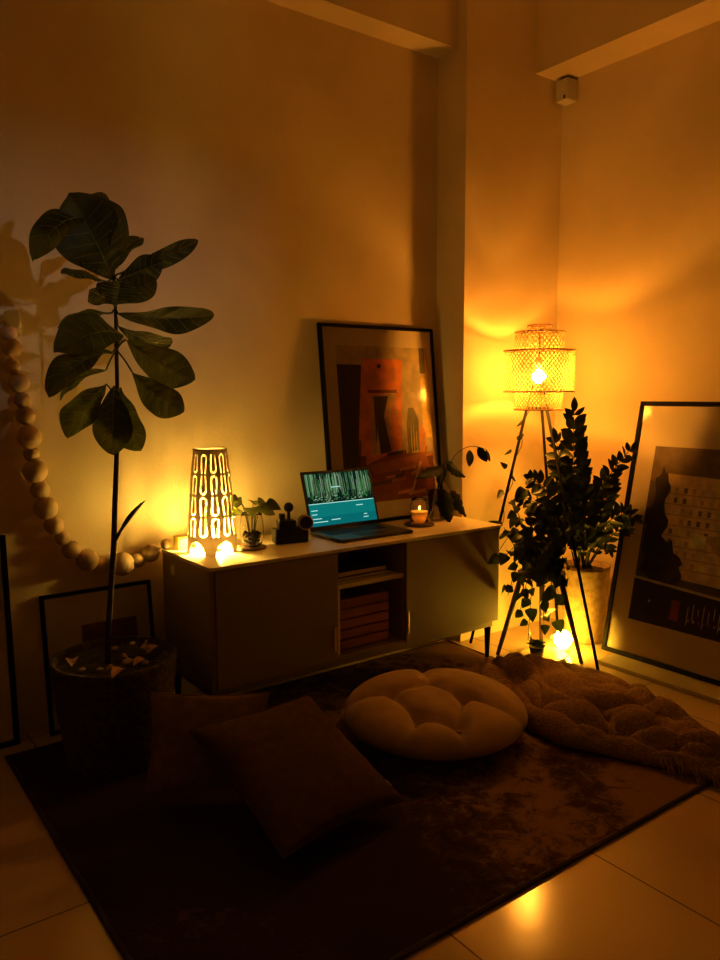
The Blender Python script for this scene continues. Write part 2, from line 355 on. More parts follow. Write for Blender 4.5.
# ------------------------------------------------------------------ plants helper
def heartleaf(mb, p, d, size, up=V((0, 0, 1)), mode='heart'):
    d = V(d).normalized(); n = up-d*up.dot(d)
    if n.length < .1: n = -FW
    mb.leaf(p, V(p)+d*size, size*.85, n.normalized(), sag=size*.08, fold=.12, shape=mode, nu=4, nv=6, curl=.15)
def rnd(a=1): return V((random.uniform(-a, a), random.uniform(-a, a), random.uniform(-a, a)))

# glass jar with cutting
JX, JY = 1.475, 2.745
o = thing('coaster', (JX, JY, CZ), 'round dark wooden coaster under the glass jar of plant cuttings', 'coaster')
MB().lathe([(.001, 0), (.058, 0), (.060, .004), (.058, .008), (.001, .008)], (JX, JY, CZ+.0005), 36).build('disc', M['darkwood'], o, smooth=False)
jar = thing('plant_jar', (JX, JY, CZ+.009), 'clear glass jar with leafy green cuttings and dark pebbles beside the table lamp', 'potted plant')
zb = CZ+.0095
def glassprof(pr, t): return pr+[(r-t, z) if i else (.001, z) for i, (r, z) in enumerate([(0, pr[0][1]+t*1.5)]+[])]+[]
outer = [(.001, 0), (.030, 0), (.042, .012), (.049, .045), (.049, .085), (.043, .125), (.041, .137)]
inner = [(.0385, .137), (.0405, .125), (.0465, .085), (.0465, .045), (.040, .015), (.029, .005), (.001, .005)]
MB().lathe(outer+inner, (JX, JY, zb), 36).build('jar', M['glass'], jar, smooth=True)
b = MB()
for k in range(60):
    a = random.random()*6.28; r = random.random()**.5*.034; b.ball((JX+r*math.cos(a), JY+r*math.sin(a), zb+.012+random.random()*.045), random.uniform(.005, .009), 8, 6)
b.build('pebbles', M['potdark'], jar, smooth=True)['kind'] = 'stuff'
for k in range(9):
    a = k*2.4; tip = V((JX+math.cos(a)*random.uniform(.02, .075), JY+math.sin(a)*random.uniform(.02, .075), zb+random.uniform(.14, .19)))
    b = MB(); b.tube(bez((JX+.012*math.cos(a), JY+.012*math.sin(a), zb+.05), (JX+.02*math.cos(a), JY+.02*math.sin(a), zb+.14), tip, 8), .0016, 6)
    heartleaf(b, tip, V((math.cos(a), math.sin(a), -.25)), random.uniform(.065, .09), V((0, 0, .7))-FW*.8); b.build('sprig', M['figleaf'], jar, smooth=True)

# black ornament with dial
OX, OY = 1.665, 2.76
o = thing('desk_ornament', (OX, OY, CZ), 'small black box ornament with a copper rimmed dial and a round knob on top', 'ornament')
R45 = Matrix.Rotation(math.radians(-14), 3, 'Z')
MB().box((-.072, -.035, 0), (.072, .035, .062), R=R45, c=(OX, OY, CZ+.0005)).build('body', M['black'], o, bevel=.006)
MB().box((-.055, -.026, .062), (.022, .026, .098), R=R45, c=(OX, OY, CZ)).build('upper_housing', M['black'], o, bevel=.008)
cc = V((OX+.052, OY-.045, CZ+.085)); nn = V((-.45, -.89, .05)).normalized()
MB().tube([cc+nn*-.05, cc+nn*.003], .030, 24).build('dial', M['black'], o, smooth=False)
b = MB(); s1 = nn.orthogonal().normalized(); s2 = nn.cross(s1)
ring = [cc+nn*.004+(s1*math.cos(2*PI*k/28)+s2*math.sin(2*PI*k/28))*.029 for k in range(29)]
b.tube(ring, .003, 6, False).build('dial_rim', M['pink'], o, smooth=True)
MB().ball((OX-.005, OY, CZ+.150), .021).build('knob', M['black'], o, smooth=True)
MB().tube([(OX-.005, OY, CZ+.09), (OX-.005, OY, CZ+.135)], .007, 10).build('knob_stem', M['black'], o, smooth=True)
MB().tube([(OX-.045, OY-.01, CZ+.096), (OX-.045, OY-.01, CZ+.128)], [.016, .013], 14).build('side_knob', M['alu'], o, smooth=False)

# ------------------------------------------------------------------ laptop
lx0, lx1, ly0, ly1 = 1.822, 2.212, 2.60, 2.845
lap = thing('laptop', ((lx0+lx1)/2, (ly0+ly1)/2, CZ), 'open black laptop with a forest picture and teal band on its screen', 'laptop')
MB().box((lx0, ly0, CZ+.001), (lx1, ly1, CZ+.015)).build('base', M['alu'], lap, bevel=.003)
b = MB()
for r in range(5):
    for k in range(14):
        x = lx0+.03+k*.0222; y = ly0+.118+r*.021; b.box((x, y, CZ+.015), (x+.018, y+.017, CZ+.0165))
b.build('keyboard', M['black'], lap)
MB().box((lx0+.12, ly0+.015, CZ+.015), (lx0+.25, ly0+.10, CZ+.0158)).build('trackpad', M['black'], lap, bevel=.0005)
tl = math.radians(18); su = V((0, math.sin(tl), math.cos(tl))); sn = V((0, -math.cos(tl), math.sin(tl))); so = V((lx0, ly1-.004, CZ+.016)); SW, SH = lx1-lx0, .272
def sp(u, v, d): return so+V((u, 0, 0))+su*v+sn*d
def slab(b, u0, u1, v0, v1, d0, d1): 
    vs = [sp(u, v, d) for d in (d0, d1) for u, v in ((u0, v0), (u1, v0), (u1, v1), (u0, v1))]
    return b.add(vs, [(3, 2, 1, 0), (4, 5, 6, 7), (0, 1, 5, 4), (1, 2, 6, 5), (2, 3, 7, 6), (3, 0, 4, 7)])
lid = slab(MB(), 0, SW, 0, SH, -.006, 0).build('lid', M['black'], lap, bevel=.002)
MB().tube([(lx0+.04, ly1, CZ+.012), (lx1-.04, ly1, CZ+.012)], .007, 10).build('hinge', M['black'], lap, smooth=True)
scm = [emat('screen_black', (.002, .01, .006), 1), emat('screen_green', (.035, .15, .04), .9), emat('screen_pale', (.22, .36, .22), .75), emat('screen_teal', (.003, .17, .16), .80), emat('screen_teal_dark', (.002, .13, .135), .8), emat('screen_white', (.35, .70, .62), 1.0), emat('screen_bark', (.06, .07, .035), .8)]
b = MB()
def q(u0, v0, u1, v1, mi, lay, sk=0):
    b.cur = mi; d = .0006+lay*.0002; b.add([sp(u0, v0, d), sp(u1, v0, d), sp(u1+sk, v1, d), sp(u0+sk, v1, d)], [(0, 1, 2, 3)])
e = .012; q(e, .018, SW-e, SH-e, 0, 0); vt = .118; vh = .118
q(e, .018, SW-e, vt, 3, 1)
q(e, .018, SW-e, .060, 4, 2)
q(e, vt, SW-e, vt+.003, 5, 3)
for k in range(230):
    u = e+.002+random.random()*(SW-2*e-.008); h = random.uniform(.03, .10); v = random.uniform(.155, .20); q(u, v-.02, u+random.uniform(.001, .004), min(v+h, SH-e-.002), random.choice((1, 1, 2, 6, 0)), 2+k % 5*.2, random.uniform(-.0015, .0015))
for k in range(90):
    u = e+.01+random.random()*(SW-2*e-.03); v = random.uniform(.122, .15); q(u, v, u+random.uniform(.004, .012), v+random.uniform(.002, .008), random.choice((1, 2, 0, 6)), 3.2)
for (u, v, l) in ((.02, .088, .035), (.02, .070, .03), (.02, .050, .05), (.02, .035, .08), (.30, .036, .03), (.305, .05, .02), (.15, .19, .05), (.27, .095, .04), (.12, .04, .05)): q(u, v, u+l, v+.0035, 5, 4)
b.build('screen', scm, lid)

# ------------------------------------------------------------------ candle, coaster, vase
KX, KY = 2.375, 2.745
o = thing('coaster', (KX, KY, CZ), 'round dark coaster under the burning jar candle', 'coaster')
MB().lathe([(.001, 0), (.070, 0), (.073, .004), (.070, .009), (.001, .009)], (KX, KY, CZ+.0005), 40).build('disc', M['darkwood'], o)
o = thing('jar_candle', (KX, KY, CZ+.01), 'lit amber candle in a clear glass jar on the dark coaster', 'candle')
zk = CZ+.0105
MB().lathe([(.001, 0), (.040, 0), (.044, .004), (.045, .09), (.038, .102), (.038, .120), (.035, .120), (.035, .102), (.042, .09), (.041, .006), (.001, .006)], (KX, KY, zk), 36).build('jar', M['glass'], o, smooth=True)
MB().lathe([(.001, .0065), (.0405, .0065), (.0405, .056), (.036, .054), (.001, .053)], (KX, KY, zk), 32).build('wax', M['wax'], o, smooth=True)
MB().tube([(KX, KY, zk+.05), (KX, KY, zk+.062)], .001, 6).build('wick', M['black'], o)
MB().ball((KX, KY, zk+.071), .005, 12, 8, (1, 1, 2)).build('flame', M['flame'], o, smooth=True)
VX, VY = 2.535, 2.80
vz = thing('glass_vase', (VX, VY, CZ), 'tall clear glass vase holding dark split monstera leaf stems by the picture', 'vase')
MB().lathe([(.001, 0), (.040, 0), (.043, .004), (.045, .15), (.042, .15), (.040, .008), (.001, .008)], (VX, VY, CZ+.001), 36).build('vase', M['glass'], vz, smooth=True)
def monstera(mb, base, tip, width, nrm):
    base, tip = V(base), V(tip); ax = tip-base; side = ax.cross(V(nrm)).normalized(); up = side.cross(ax).normalized(); n = 26
    for sgn in (-1, 1):
        def fn(u, v):
            w = width/2*math.sin(PI*min(.985, v**.6+.02))**.7
            lob = .62+.38*abs(math.sin(PI*(v*4.2+.25)))**.5
            return base+ax*(v+u*.12*(1-v))+side*(sgn*u*w*lob)+up*(-u*u*width*.16-.1*width*v*v)
        mb.grid(fn, 4, n)
def stalk(pts, r=.002): return MB().tube(pts, r, 6)
def leafpart(name, pts, fn, m, parent, r=.002):
    b = stalk(pts, r); fn(b); return b.build(name, m, parent, smooth=True)
vb = V((VX, VY, CZ+.02))
t1 = atY(443, 488, 2.76); leafpart('leaf_stem', bez(vb, V((VX, VY, .95)), t1), lambda b: monstera(b, t1, atY(452, 524, 2.70), .10, -FW+V((.3, 0, .3))), M['monleaf'], vz)
t1b = atY(450, 489, 2.76); leafpart('leaf_stem', bez(vb, V((VX, VY, .95)), t1b), lambda b: monstera(b, t1b, atY(468, 516, 2.72), .085, -FW+V((.5, 0, .2))), M['monleaf'], vz)
t2 = atY(444, 466, 2.80); leafpart('leaf_stem', bez(vb, V((VX, VY, .9)), t2), lambda b: monstera(b, t2, atY(417, 476, 2.72), .075, -FW+V((0, 0, .8))), M['monleaf'], vz)
t3 = atY(446, 462, 2.78); leafpart('leaf_stem', bez(vb, V((VX, VY, .9)), t3), lambda b: monstera(b, t3, atY(467, 476, 2.78), .08, -FW+V((0, 0, .7))), M['monleaf'], vz)
t4 = atY(443, 464, 2.80); leafpart('leaf_stem', bez(vb, V((VX, VY, .9)), t4), lambda b: monstera(b, t4, atY(440, 484, 2.74), .065, -FW+V((.6, 0, .7))), M['monleaf'], vz)
t5 = atY(487, 450, 2.70); pts = bez(vb, atY(446, 430, 2.75), t5, 16)
def two(b):
    b.leaf(atY(470, 450, 2.71), atY(469, 467, 2.68), .042, -FW+V((.4, .3, 0)), shape='e', fold=.1, nu=4, nv=8)
    b.leaf(atY(478, 447, 2.70), atY(487, 462, 2.68), .045, -FW+V((-.5, .3, .3)), shape='e', fold=.1, nu=4, nv=8)
    b.leaf(atY(486, 450, 2.70), atY(490, 462, 2.66), .02, -FW, shape='e', fold=.1, nu=4, nv=8)
leafpart('leaf_stem', pts, two, M['monleaf'], vz, .0018)

# ------------------------------------------------------------------ pictures
def picture(name, label, o, ux, uy, nrm, W, H, fw, dep, matw, mats, art, group=None):
    """o bottom-left outer corner (front), ux right, uy up the picture, nrm towards the viewer"""
    o, ux, uy, nrm = V(o), V(ux).normalized(), V(uy).normalized(), V(nrm).normalized()
    t = thing(name, o+ux*W/2, label, 'picture', group)
    P = lambda u, v, d=0: o+ux*u+uy*v+nrm*d
    def bx(b, u0, u1, v0, v1, d0, d1):
        vs = [P(u, v, d) for d in (d0, d1) for u, v in ((u0, v0), (u1, v0), (u1, v1), (u0, v1))]
        b.add(vs, [(3, 2, 1, 0), (4, 5, 6, 7), (0, 1, 5, 4), (1, 2, 6, 5), (2, 3, 7, 6), (3, 0, 4, 7)])
    b = MB()
    bx(b, 0, W, 0, fw, -dep, 0); bx(b, 0, W, H-fw, H, -dep, 0); bx(b, 0, fw, fw, H-fw, -dep, 0); bx(b, W-fw, W, fw, H-fw, -dep, 0)
    b.build('frame', M['blackframe'], t, bevel=.0015)
    b = MB(); bx(b, fw, W-fw, fw, H-fw, -.012, -.008); b.build('mount', M['mat'], t)
    b = MB(); a0, a1, b0, b1 = matw[0], W-matw[1], matw[2], H-matw[3]
    def poly(pts, mi, lay):
        b.cur = mi; d = -.0078+lay*.0002
        b.add([P(a0+(a1-a0)*u, b0+(b1-b0)*v, d) for u, v in pts], [tuple(range(len(pts)))])
    art(poly); b.build('print', mats, t)
    b = MB(); b.add([P(fw, fw, -.003), P(W-fw, fw, -.003), P(W-fw, H-fw, -.003), P(fw, H-fw, -.003)], [(0, 1, 2, 3)])
    b.build('glazing', GLZ, t)
    return t
# thin glazing: mostly clear with mirror-like reflection
GLZ = bpy.data.materials.new('picture_glazing'); GLZ.use_nodes = True; _n = GLZ.node_tree.nodes; _n.remove(_n['Principled BSDF'])
_g = _n.new('ShaderNodeBsdfGlossy'); _g.inputs['Roughness'].default_value = .10; _t = _n.new('ShaderNodeBsdfTransparent'); _f = _n.new('ShaderNodeFresnel'); _f.inputs[0].default_value = 1.22
_m = _n.new('ShaderNodeMixShader'); _l = GLZ.node_tree.links; _l.new(_f.outputs[0], _m.inputs[0]); _l.new(_t.outputs[0], _m.inputs[1]); _l.new(_g.outputs[0], _m.inputs[2]); _l.new(_m.outputs[0], _n['Material Output'].inputs[0])
def ink(*cols): return [mat('print_ink', tuple(min(.9, q*1.45) for q in c), .6, noise_s=18, noise_a=.12) for c in cols]
R_ = lambda u0, v0, u1, v1: [(u0, v0), (u1, v0), (u1, v1), (u0, v1)]
inkA = ink((.42, .34, .20), (.62, .20, .03), (.07, .035, .02), (.50, .32, .12), (.20, .055, .025), (.13, .12, .05), (.75, .45, .12), (.30, .10, .04), (.5, .22, .08))
def artA(p):
    p(R_(0, 0, 1, 1), 0, 0)                                       # pale sky and ground
    p(R_(0, .0, 1, .30), 4, 1)
    p([(0, .22), (.14, .22), (.30, .88), (0, .88)], 2, 1)         # dark building at left
    p([(0, 0), (.14, 0), (.2, .40), (.06, .46), (0, .47)], 2, 2)
    p([(.16, .30), (.24, .30), (.34, .90), (.25, .88)], 1, 2)     # orange house
    p([(.24, .24), (.64, .34), (.70, .92), (.27, .92)], 1, 3)
    p([(.30, .30), (.62, .34), (.60, .70), (.33, .68)], 3, 4)
    p([(.36, .30), (.52, .32), (.46, .55), (.52, .68), (.36, .68)], 2, 5)
    p([(.52, .32), (.62, .34), (.60, .56), (.57, .66), (.54, .52)], 1, 6)
    p([(.35, .30), (.40, .30), (.38, .48)], 6, 7)
    p(R_(.30, .70, .62, .72), 4, 6)
    p(R_(.42, .86, .46, .885), 2, 6)
    p([(.71, .30), (.84, .32), (.85, .52), (.80, .60), (.74, .60), (.71, .50)], 5, 3)
    p([(.90, .40), (1, .40), (1, .84), (.97, .95), (.93, .82), (.90, .78)], 6, 3)  # yellow shape: blurred lamp reflection painted into the print
    p(R_(.90, .83, .96, 1), 5, 4)
    p([(.28, .24), (.9, .30), (.96, .20), (.3, .18)], 7, 5)
    for k in range(14):
        x = random.uniform(.25, .92); y = random.uniform(.02, .34); w = random.uniform(.05, .25); p([(x, y), (min(1, x+w), y+.01), (min(1, x+w), y+.035), (x, y+.02)], random.choice((4, 7, 2, 8)), 6+k*.1)
    for k in range(9):
        x = .66+k*.03; p([(x, .30), (x+.006, .30), (x+.008, .44+.1*random.random()), (x+.002, .44)], random.choice((3, 7, 6)), 8)
    p([(.84, .30), (.90, .30), (.93, .42), (.88, .50), (.85, .44)], 8, 9)   # wading bird like figure shape
    p([(.80, .22), (.90, .25), (.93, .34), (.84, .34)], 7, 9)
    p([(.70, .02), (.72, .02), (.86, .24), (.83, .24)], 3, 9.5)
yb, yt, H1, W1_ = 2.905, 3.005, .955, .70
ph = math.sqrt(H1**2-(yt-yb)**2)
picture('framed_picture', 'tall black framed print of an orange house leaning on the wall behind the laptop', (1.985, yb, CZ+.003), (1, 0, 0), (0, yt-yb, ph), (0, -ph, yt-yb), W1_, H1, .016, .022, (.088, .045, .10, .10), inkA, artA)
inkB = ink((.10, .075, .055), (.62, .47, .22), (.035, .02, .015), (.42, .30, .14), (.16, .11, .06), (.80, .62, .28), (.30, .07, .02), (.5, .42, .3), (.06, .035, .02))
def artB(p):
    p(R_(0, 0, 1, 1), 0, 0)
    p(R_(0, .80, 1, 1), 4, 1)
    p([(.12, .28), (1, .26), (1, .83), (.12, .85)], 1, 2)
    for r in range(8):
        y = .34+r*.058; p(R_(.12, y-.012, 1, y-.004), 3, 3)
        for k in range(13):
            x = .20+k*.063+random.uniform(-.003, .003); p(R_(x, y, x+.026, y+.030), random.choice((3, 4, 7, 3, 5)), 4)
    blob = lambda cx, cy, rx, ry, mi, lay: p([(cx+rx*math.cos(a)*(1+.25*math.sin(a*5+cx*9)), cy+ry*math.sin(a)*(1+.2*math.cos(a*7))) for a in [2*PI*k/24 for k in range(24)]], mi, lay)
    blob(.10, .75, .055, .12, 2, 5); blob(.09, .55, .08, .16, 2, 5.5); blob(.16, .36, .14, .13, 2, 6); blob(.27, .30, .06, .10, 8, 6.5)
    blob(.62, .50, .14, .06, 3, 6); p(R_(.36, .46, .47, .53), 5, 7); blob(.9, .38, .1, .1, 4, 6)
    p([(0, .235), (1, .19), (1, .205), (0, .25)], 7, 8); p([(0, .0), (1, .0), (1, .19), (0, .235)], 2, 8)
    p(R_(.30, .05, .36, .16), 6, 9); 
    for k in range(16):
        x = .42+k*.036; p(R_(x, .04+.03*(k % 3), x+.006, .14+.02*(k % 2)), 7, 9)
        p(R_(x+.01, .06, x+.02, .075), random.choice((5, 3, 6)), 9)
    p(R_(.13, .12, .145, .13), 5, 10); p(R_(.0, .99, 1, 1), 4, 3)
xb, xt, H2 = 3.165, 3.425, 1.255
ph = math.sqrt(H2**2-(xt-xb)**2)
picture('framed_picture', 'large black framed print of an apartment block leaning on the right wall', (xb, 2.275, .023), (0, -1, 0), (xt-xb, 0, ph), (-ph, 0, xt-xb), .93, H2, .022, .026, (.118, .118, .185, .22), inkB, artB)
o = MB().box((3.03, 1.0, 0), (3.445, 2.20, .020)).build('floor_board', M['pale'], loc=(3.2, 1.7, 0), bevel=.002)
tag(o, 'flat pale board on the tiles under the large framed apartment print', 'board')
inkC = ink((.16, .07, .04), (.10, .05, .03), (.25, .14, .08))
def artC(p): 
    p(R_(.30, 0, .92, .82), 0, 0); p([(.4, .1), (.9, .1), (.8, .5), (.6, .7), (.45, .45)], 1, 1); p(R_(.35, .05, .6, .2), 2, 2)
hb = math.sqrt(.535**2-.06**2)
picture('framed_picture', 'small dark framed print on the floor behind the fig tree basket', (.710, 2.955, .003), (1, 0, 0), (0, .06, hb), (0, -hb, .06), .435, .535, .014, .02, (.04, .04, .05, .06), inkC, artC)
hb = math.sqrt(.80**2-.05**2)
picture('framed_picture', 'dark framed picture at the far left edge beside the basket', (.20, 2.955, .003), (1, 0, 0), (0, .05, hb), (0, -hb, .05), .40, .785, .02, .03, (.09, .09, .1, .1), inkC, lambda p: p(R_(0, 0, 1, 1), 1, 0))

# ------------------------------------------------------------------ sensor on the beam, bead garland
sz = atX(567, 82, 3.40); o = thing('alarm_sensor', (3.40, 2.80, 2.94), 'small white sensor box fixed under the beam in the corner', 'sensor')
MB().box((3.365, 2.73, 2.815), (3.445, 2.81, 2.925)).build('housing', M['white'], o, bevel=.006)
MB().box((3.39, 2.75, 2.925), (3.44, 2.80, 2.9395)).build('bracket', M['black'], o)
MB().box((3.3645, 2.745, 2.822), (3.366, 2.757, 2.84)).build('lens', M['black'], o)
BD = [(9, 333, 8, 2.99), (12, 348, 9.5, 2.99), (12, 366, 8, 2.99), (19, 383, 10, 2.99), (22, 400, 8, 2.99), (25.5, 416, 9.5, 2.99), (29.5, 437, 12, 2.99), (31.5, 454, 8, 2.99), (35, 471, 12, 2.99), (40, 490, 9.5, 2.99), (45.7, 508, 11.7, 2.99), (54, 525, 9.5, 2.99), (62.5, 538, 7.5, 2.99), (71.5, 550, 9.3, 2.99), (87.5, 560, 11, 2.99), (104, 564.5, 7.5, 2.99), (122, 564, 12, 2.99), (137.5, 560.5, 7.5, 2.99), (150.5, 553, 9, 2.985)]
gar = thing('bead_garland', atY(12, 320, 3.0), 'long garland of round wooden beads hanging on the wall beside the fig tree', 'garland')
pts = []
for x, y, r, Y in BD:
    p = atY(x, y, Y); rr = r/FPX*(p-CAM).dot(FW); p.y = W1-.004-rr; d = ray(x, y); p = CAM+d*(p.y/d.y); rr = r/FPX*(p-CAM).dot(FW)
    MB().ball(p, rr, 22, 14).build('bead', M['bead'], gar, smooth=True); pts.append(p)
p = V((1.20, 2.925, CZ+.022)); pts += [V((1.165, 2.955, CZ+.005)), V((1.185, 2.945, CZ+.012))]
MB().tube([atY(5, 322, 3.02)]+pts, .003, 6).build('string', M['string'], gar, smooth=True)
h = atY(7, 322, 3.03); o = MB().box((h.x-.045, W1-.018, h.z-.045), (h.x+.045, W1-.0005, h.z+.045)).build('wall_switch', M['white'], loc=(h.x, W1, h.z), bevel=.004)
tag(o, 'pale square switch plate on the wall above the bead garland', 'switch')
o = MB().ball((1.185, 2.935, CZ+.023), .022, 20, 12).build('loose_bead', M['bead'], loc=(1.185, 2.935, CZ), smooth=True)
tag(o, 'single brown wooden bead on the back corner of the cabinet by the table lamp', 'bead')

# ------------------------------------------------------------------ fiddle leaf fig in a dark basket
PX, PY, PR, PZ = .855, 2.62, .215, .385
fig = thing('fiddle_leaf_fig', (PX, PY, .014), 'tall fiddle leaf fig tree with broad leaves in a dark woven basket', 'potted tree')
prof = []
for k in range(30):
    t = k/29; prof.append((.165+(PR-.165)*t**.7+.003*math.sin(k*2.1), .014+.001+t*(PZ-.015)))
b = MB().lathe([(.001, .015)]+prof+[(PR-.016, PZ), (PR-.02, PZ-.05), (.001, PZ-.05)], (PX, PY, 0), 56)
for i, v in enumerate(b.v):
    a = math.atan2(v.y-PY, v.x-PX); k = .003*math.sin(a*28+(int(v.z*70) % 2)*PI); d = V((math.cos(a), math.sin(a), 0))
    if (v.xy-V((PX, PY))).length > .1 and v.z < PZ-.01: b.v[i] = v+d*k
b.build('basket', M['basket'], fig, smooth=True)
MB().grid(lambda u, v: V((PX, PY, PZ-.022))+V(((PR-.022)*v*math.cos(2*PI*u), (PR-.022)*v*math.sin(2*PI*u), .012*noise.noise(V((u*6, v*5, 0))))), 40, 10).build('soil', M['soil'], fig, smooth=True)
for k in range(16):
    a, r = random.random()*6.28, random.random()**.5*.17; c = V((PX+r*math.cos(a), PY+r*math.sin(a), PZ-.006))
    if k % 2: MB().ball(c, random.uniform(.010, .02), 10, 7, (1, .8, .6)).build('pebble', M['pebble'], fig, smooth=True)
    else: MB().leaf(c, c+V((random.uniform(-.07, .07), random.uniform(-.07, .07), .01)), .04, (0, 0, 1), sag=.01, fold=.2, shape='e', curl=.1).build('dried_leaf', M['dryleaf'], fig, smooth=True)
YS = 2.62
st = [atY(108, 664, YS)]+[atY(x, y, YS) for x, y in ((108.5, 630), (111, 590), (114, 545), (115, 500), (117, 450), (117.5, 400), (116.5, 350), (115.5, 310), (114, 280), (113, 262))]
MB().tube(st, [.011, .010, .0095, .010, .009, .008, .007, .0065, .0055, .005, .004], 10).build('trunk', M['bark'], fig, smooth=True)
b = MB().tube([atY(115, 541, YS), atY(122, 528, 2.60), atY(133, 515, 2.58), atY(141, 503, 2.57)], [.007, .005, .004, .003], 8)
b.leaf(atY(119, 535, 2.60), atY(146, 500, 2.56), .035, V((-.3, -.2, 1)), shape='e', fold=.3); b.build('side_twig', M['bark'], fig, smooth=True)
# base px, tip px, depth base, depth tip, apparent width px, tilt deg, sag m, curl
FL = [
 ((112, 278), (72, 196), 2.62, 2.50, 66, 25, .03, .10),     # big dark top leaf
 ((108, 262), (98, 192), 2.60, 2.56, 50, -20, .03, .05),
 ((92, 222), (31, 246), 2.56, 2.48, 36, 20, .05, .20),      # left drooping part
 ((117, 268), (138, 234), 2.60, 2.64, 30, -15, .02, .10),
 ((118, 274), (198, 240), 2.60, 2.50, 15, 45, .02, .0),     # long curled right
 ((118, 280), (163, 262), 2.58, 2.52, 24, 30, .0, .05),
 ((108, 278), (74, 250), 2.60, 2.55, 12, 50, .0, .05),
 ((108, 282), (62, 270), 2.60, 2.52, 13, 50, .0, .05),
 ((115, 304), (156, 279), 2.58, 2.50, 24, 30, -.01, .0),
 ((115, 304), (89, 291), 2.58, 2.52, 20, -30, -.01, .0),
 ((116, 306), (122, 279), 2.56, 2.48, 34, 40, -.01, .0),
 ((118, 314), (215, 318), 2.60, 2.52, 23, 45, .02, .06),    # lit right leaf
 ((112, 313), (56, 324), 2.66, 2.74, 15, 50, .01, .08),
 ((123, 336), (56, 349), 2.58, 2.45, 44, 10, .05, .05),     # big dark left
 ((113, 352), (48, 396), 2.58, 2.48, 34, 25, .04, .0),
 ((118, 326), (172, 347), 2.64, 2.72, 22, 45, .02, .05),
 ((126, 340), (195, 380), 2.60, 2.50, 38, 15, .04, .0),
 ((132, 372), (184, 412), 2.60, 2.54, 34, 20, .03, .0),
 ((106, 370), (60, 400), 2.68, 2.78, 17, 40, .03, .0),
 ((106, 384), (68, 438), 2.60, 2.52, 35, 10, .02, .0),
 ((114, 386), (113, 455), 2.56, 2.52, 36, -15, .03, .0),
 ((121, 388), (141, 451), 2.58, 2.50, 37, 20, .03, .0)]
for (bx_, tx, yb_, yt_, wp, ang, sag, cu) in FL:
    B, Tp = atY(*bx_, yb_), atY(*tx, yt_); ax = (Tp-B).normalized(); n0 = -FW; n0 = (n0-ax*n0.dot(ax)).normalized()
    n1 = Matrix.Rotation(math.radians(ang), 3, ax) @ n0; wd = wp/FPX*(B-CAM).dot(FW)/math.cos(math.radians(ang))*1.02
    j = min(range(len(st)), key=lambda i: (st[i]-B).length)
    b = MB().tube(bez(st[j], (st[j]+B)/2+V((0, 0, .01)), B, 5), .0028, 6)
    b.leaf(B, Tp, wd, n1, sag=sag, fold=.10, nu=12, nv=40, wave=.05, curl=cu, vein=.0016)
    g0 = len(b.v)-13*41; pv_ = lambda u, v: b.v[g0+v*13+u]; b.cur = 1
    b.tube([pv_(6, v)+n1*.0012 for v in range(0, 40, 3)], [.0022*(1-.7*v/40) for v in range(0, 40, 3)], 5)
    for v0 in range(4, 32, 5):
        for s_ in (-1, 1): b.tube([pv_(6+s_*k, v0+k)+n1*.0008 for k in range(0, 6)], .0009, 4)
    b.build('leaf', [M['figleaf'], M['vein']], fig, smooth=True)

# ------------------------------------------------------------------ bamboo floor lamp
AX, AY = 2.985, 2.555
fl = thing('floor_lamp', (AX, AY, 0), 'tripod floor lamp with a tiered woven bamboo shade glowing in the corner', 'lamp')
def tier(name, r0, r1, z0, z1, N, w, turns):
    b = MB()
    for sgn in (-1, 1):
        for k in range(N):
            a0 = 2*PI*k/N+sgn*.01; n = 8; vs = []
            for i in range(n+1):
                t = i/n; z = z0+(z1-z0)*t; r = r0+(r1-r0)*t+sgn*.0006
                a = a0+sgn*turns*t
                for s in (-1, 1): aa = a+s*w/2/r; vs.append((AX+r*math.cos(aa), AY+r*math.sin(aa), z))
            b.add(vs, [(2*i, 2*i+1, 2*i+3, 2*i+2) for i in range(n)])
    t = b.build(name, M['bamboo'], fl)
    for r, z in ((r0, z0), (r1, z1)):
        MB().tube([(AX+r*math.cos(2*PI*k/48), AY+r*math.sin(2*PI*k/48), z) for k in range(49)], .0035, 6, False).build('hoop', M['bamboohoop'], t, smooth=True)
ZM = 1.405
tier('middle_tier', .172, .172, 1.300, 1.500, 54, .0078, .95)
tier('upper_tier', .120, .120, 1.500, 1.590, 32, .0055, .60)
tier('lower_tier', .118, .118, 1.212, 1.300, 40, .0084, .60)
tier('top_collar', .058, .058, 1.592, 1.622, 14, .003, .3)
b = MB()
for zz, ra, rb in ((1.300, .118, .172), (1.500, .120, .172), (1.590, .058, .12)):
    for k in range(8 if zz < 1.55 else 5):
        a = 2*PI*k/8+.2; b.tube([(AX+ra*math.cos(a), AY+ra*math.sin(a), zz), (AX+rb*math.cos(a), AY+rb*math.sin(a), zz)], .0018, 6)
b.build('wire_spokes', M['darkmetal'], fl)
MB().ball((AX, AY, 1.375), .034, 20, 14).build('bulb', M['bulbF'], fl, smooth=True)
MB().tube([(AX, AY, 1.41), (AX, AY, 1.47), ], .016, 14).build('bulb_holder', M['white'], fl, smooth=True)
MB().tube([(AX, AY, 1.47), (AX, AY, 1.60)], .003, 8).build('cord', M['darkmetal'], fl)
apex = [((2.70, 2.825), 0), ((2.963, 2.142), 1), ((3.38, 2.72), 2)]
for (fx, fy), k in apex:
    d = V((fx-AX, fy-AY, 0)).normalized(); top = V((AX, AY, 1.22))+d*.055
    if k == 0: foot = V((2.765, 2.785, 0)); 
    else: foot = V((fx, fy, 0))
    MB().tube([top, foot], .0075, 10).build('leg', M['darkmetal'], fl, smooth=True)
b = MB()
for (fx, fy), k in apex:
    d = V((fx-AX, fy-AY, 0)).normalized(); b.tube([V((AX, AY, 1.22))+d*.055, V((AX, AY, 1.41))+d*.012], .003, 6)
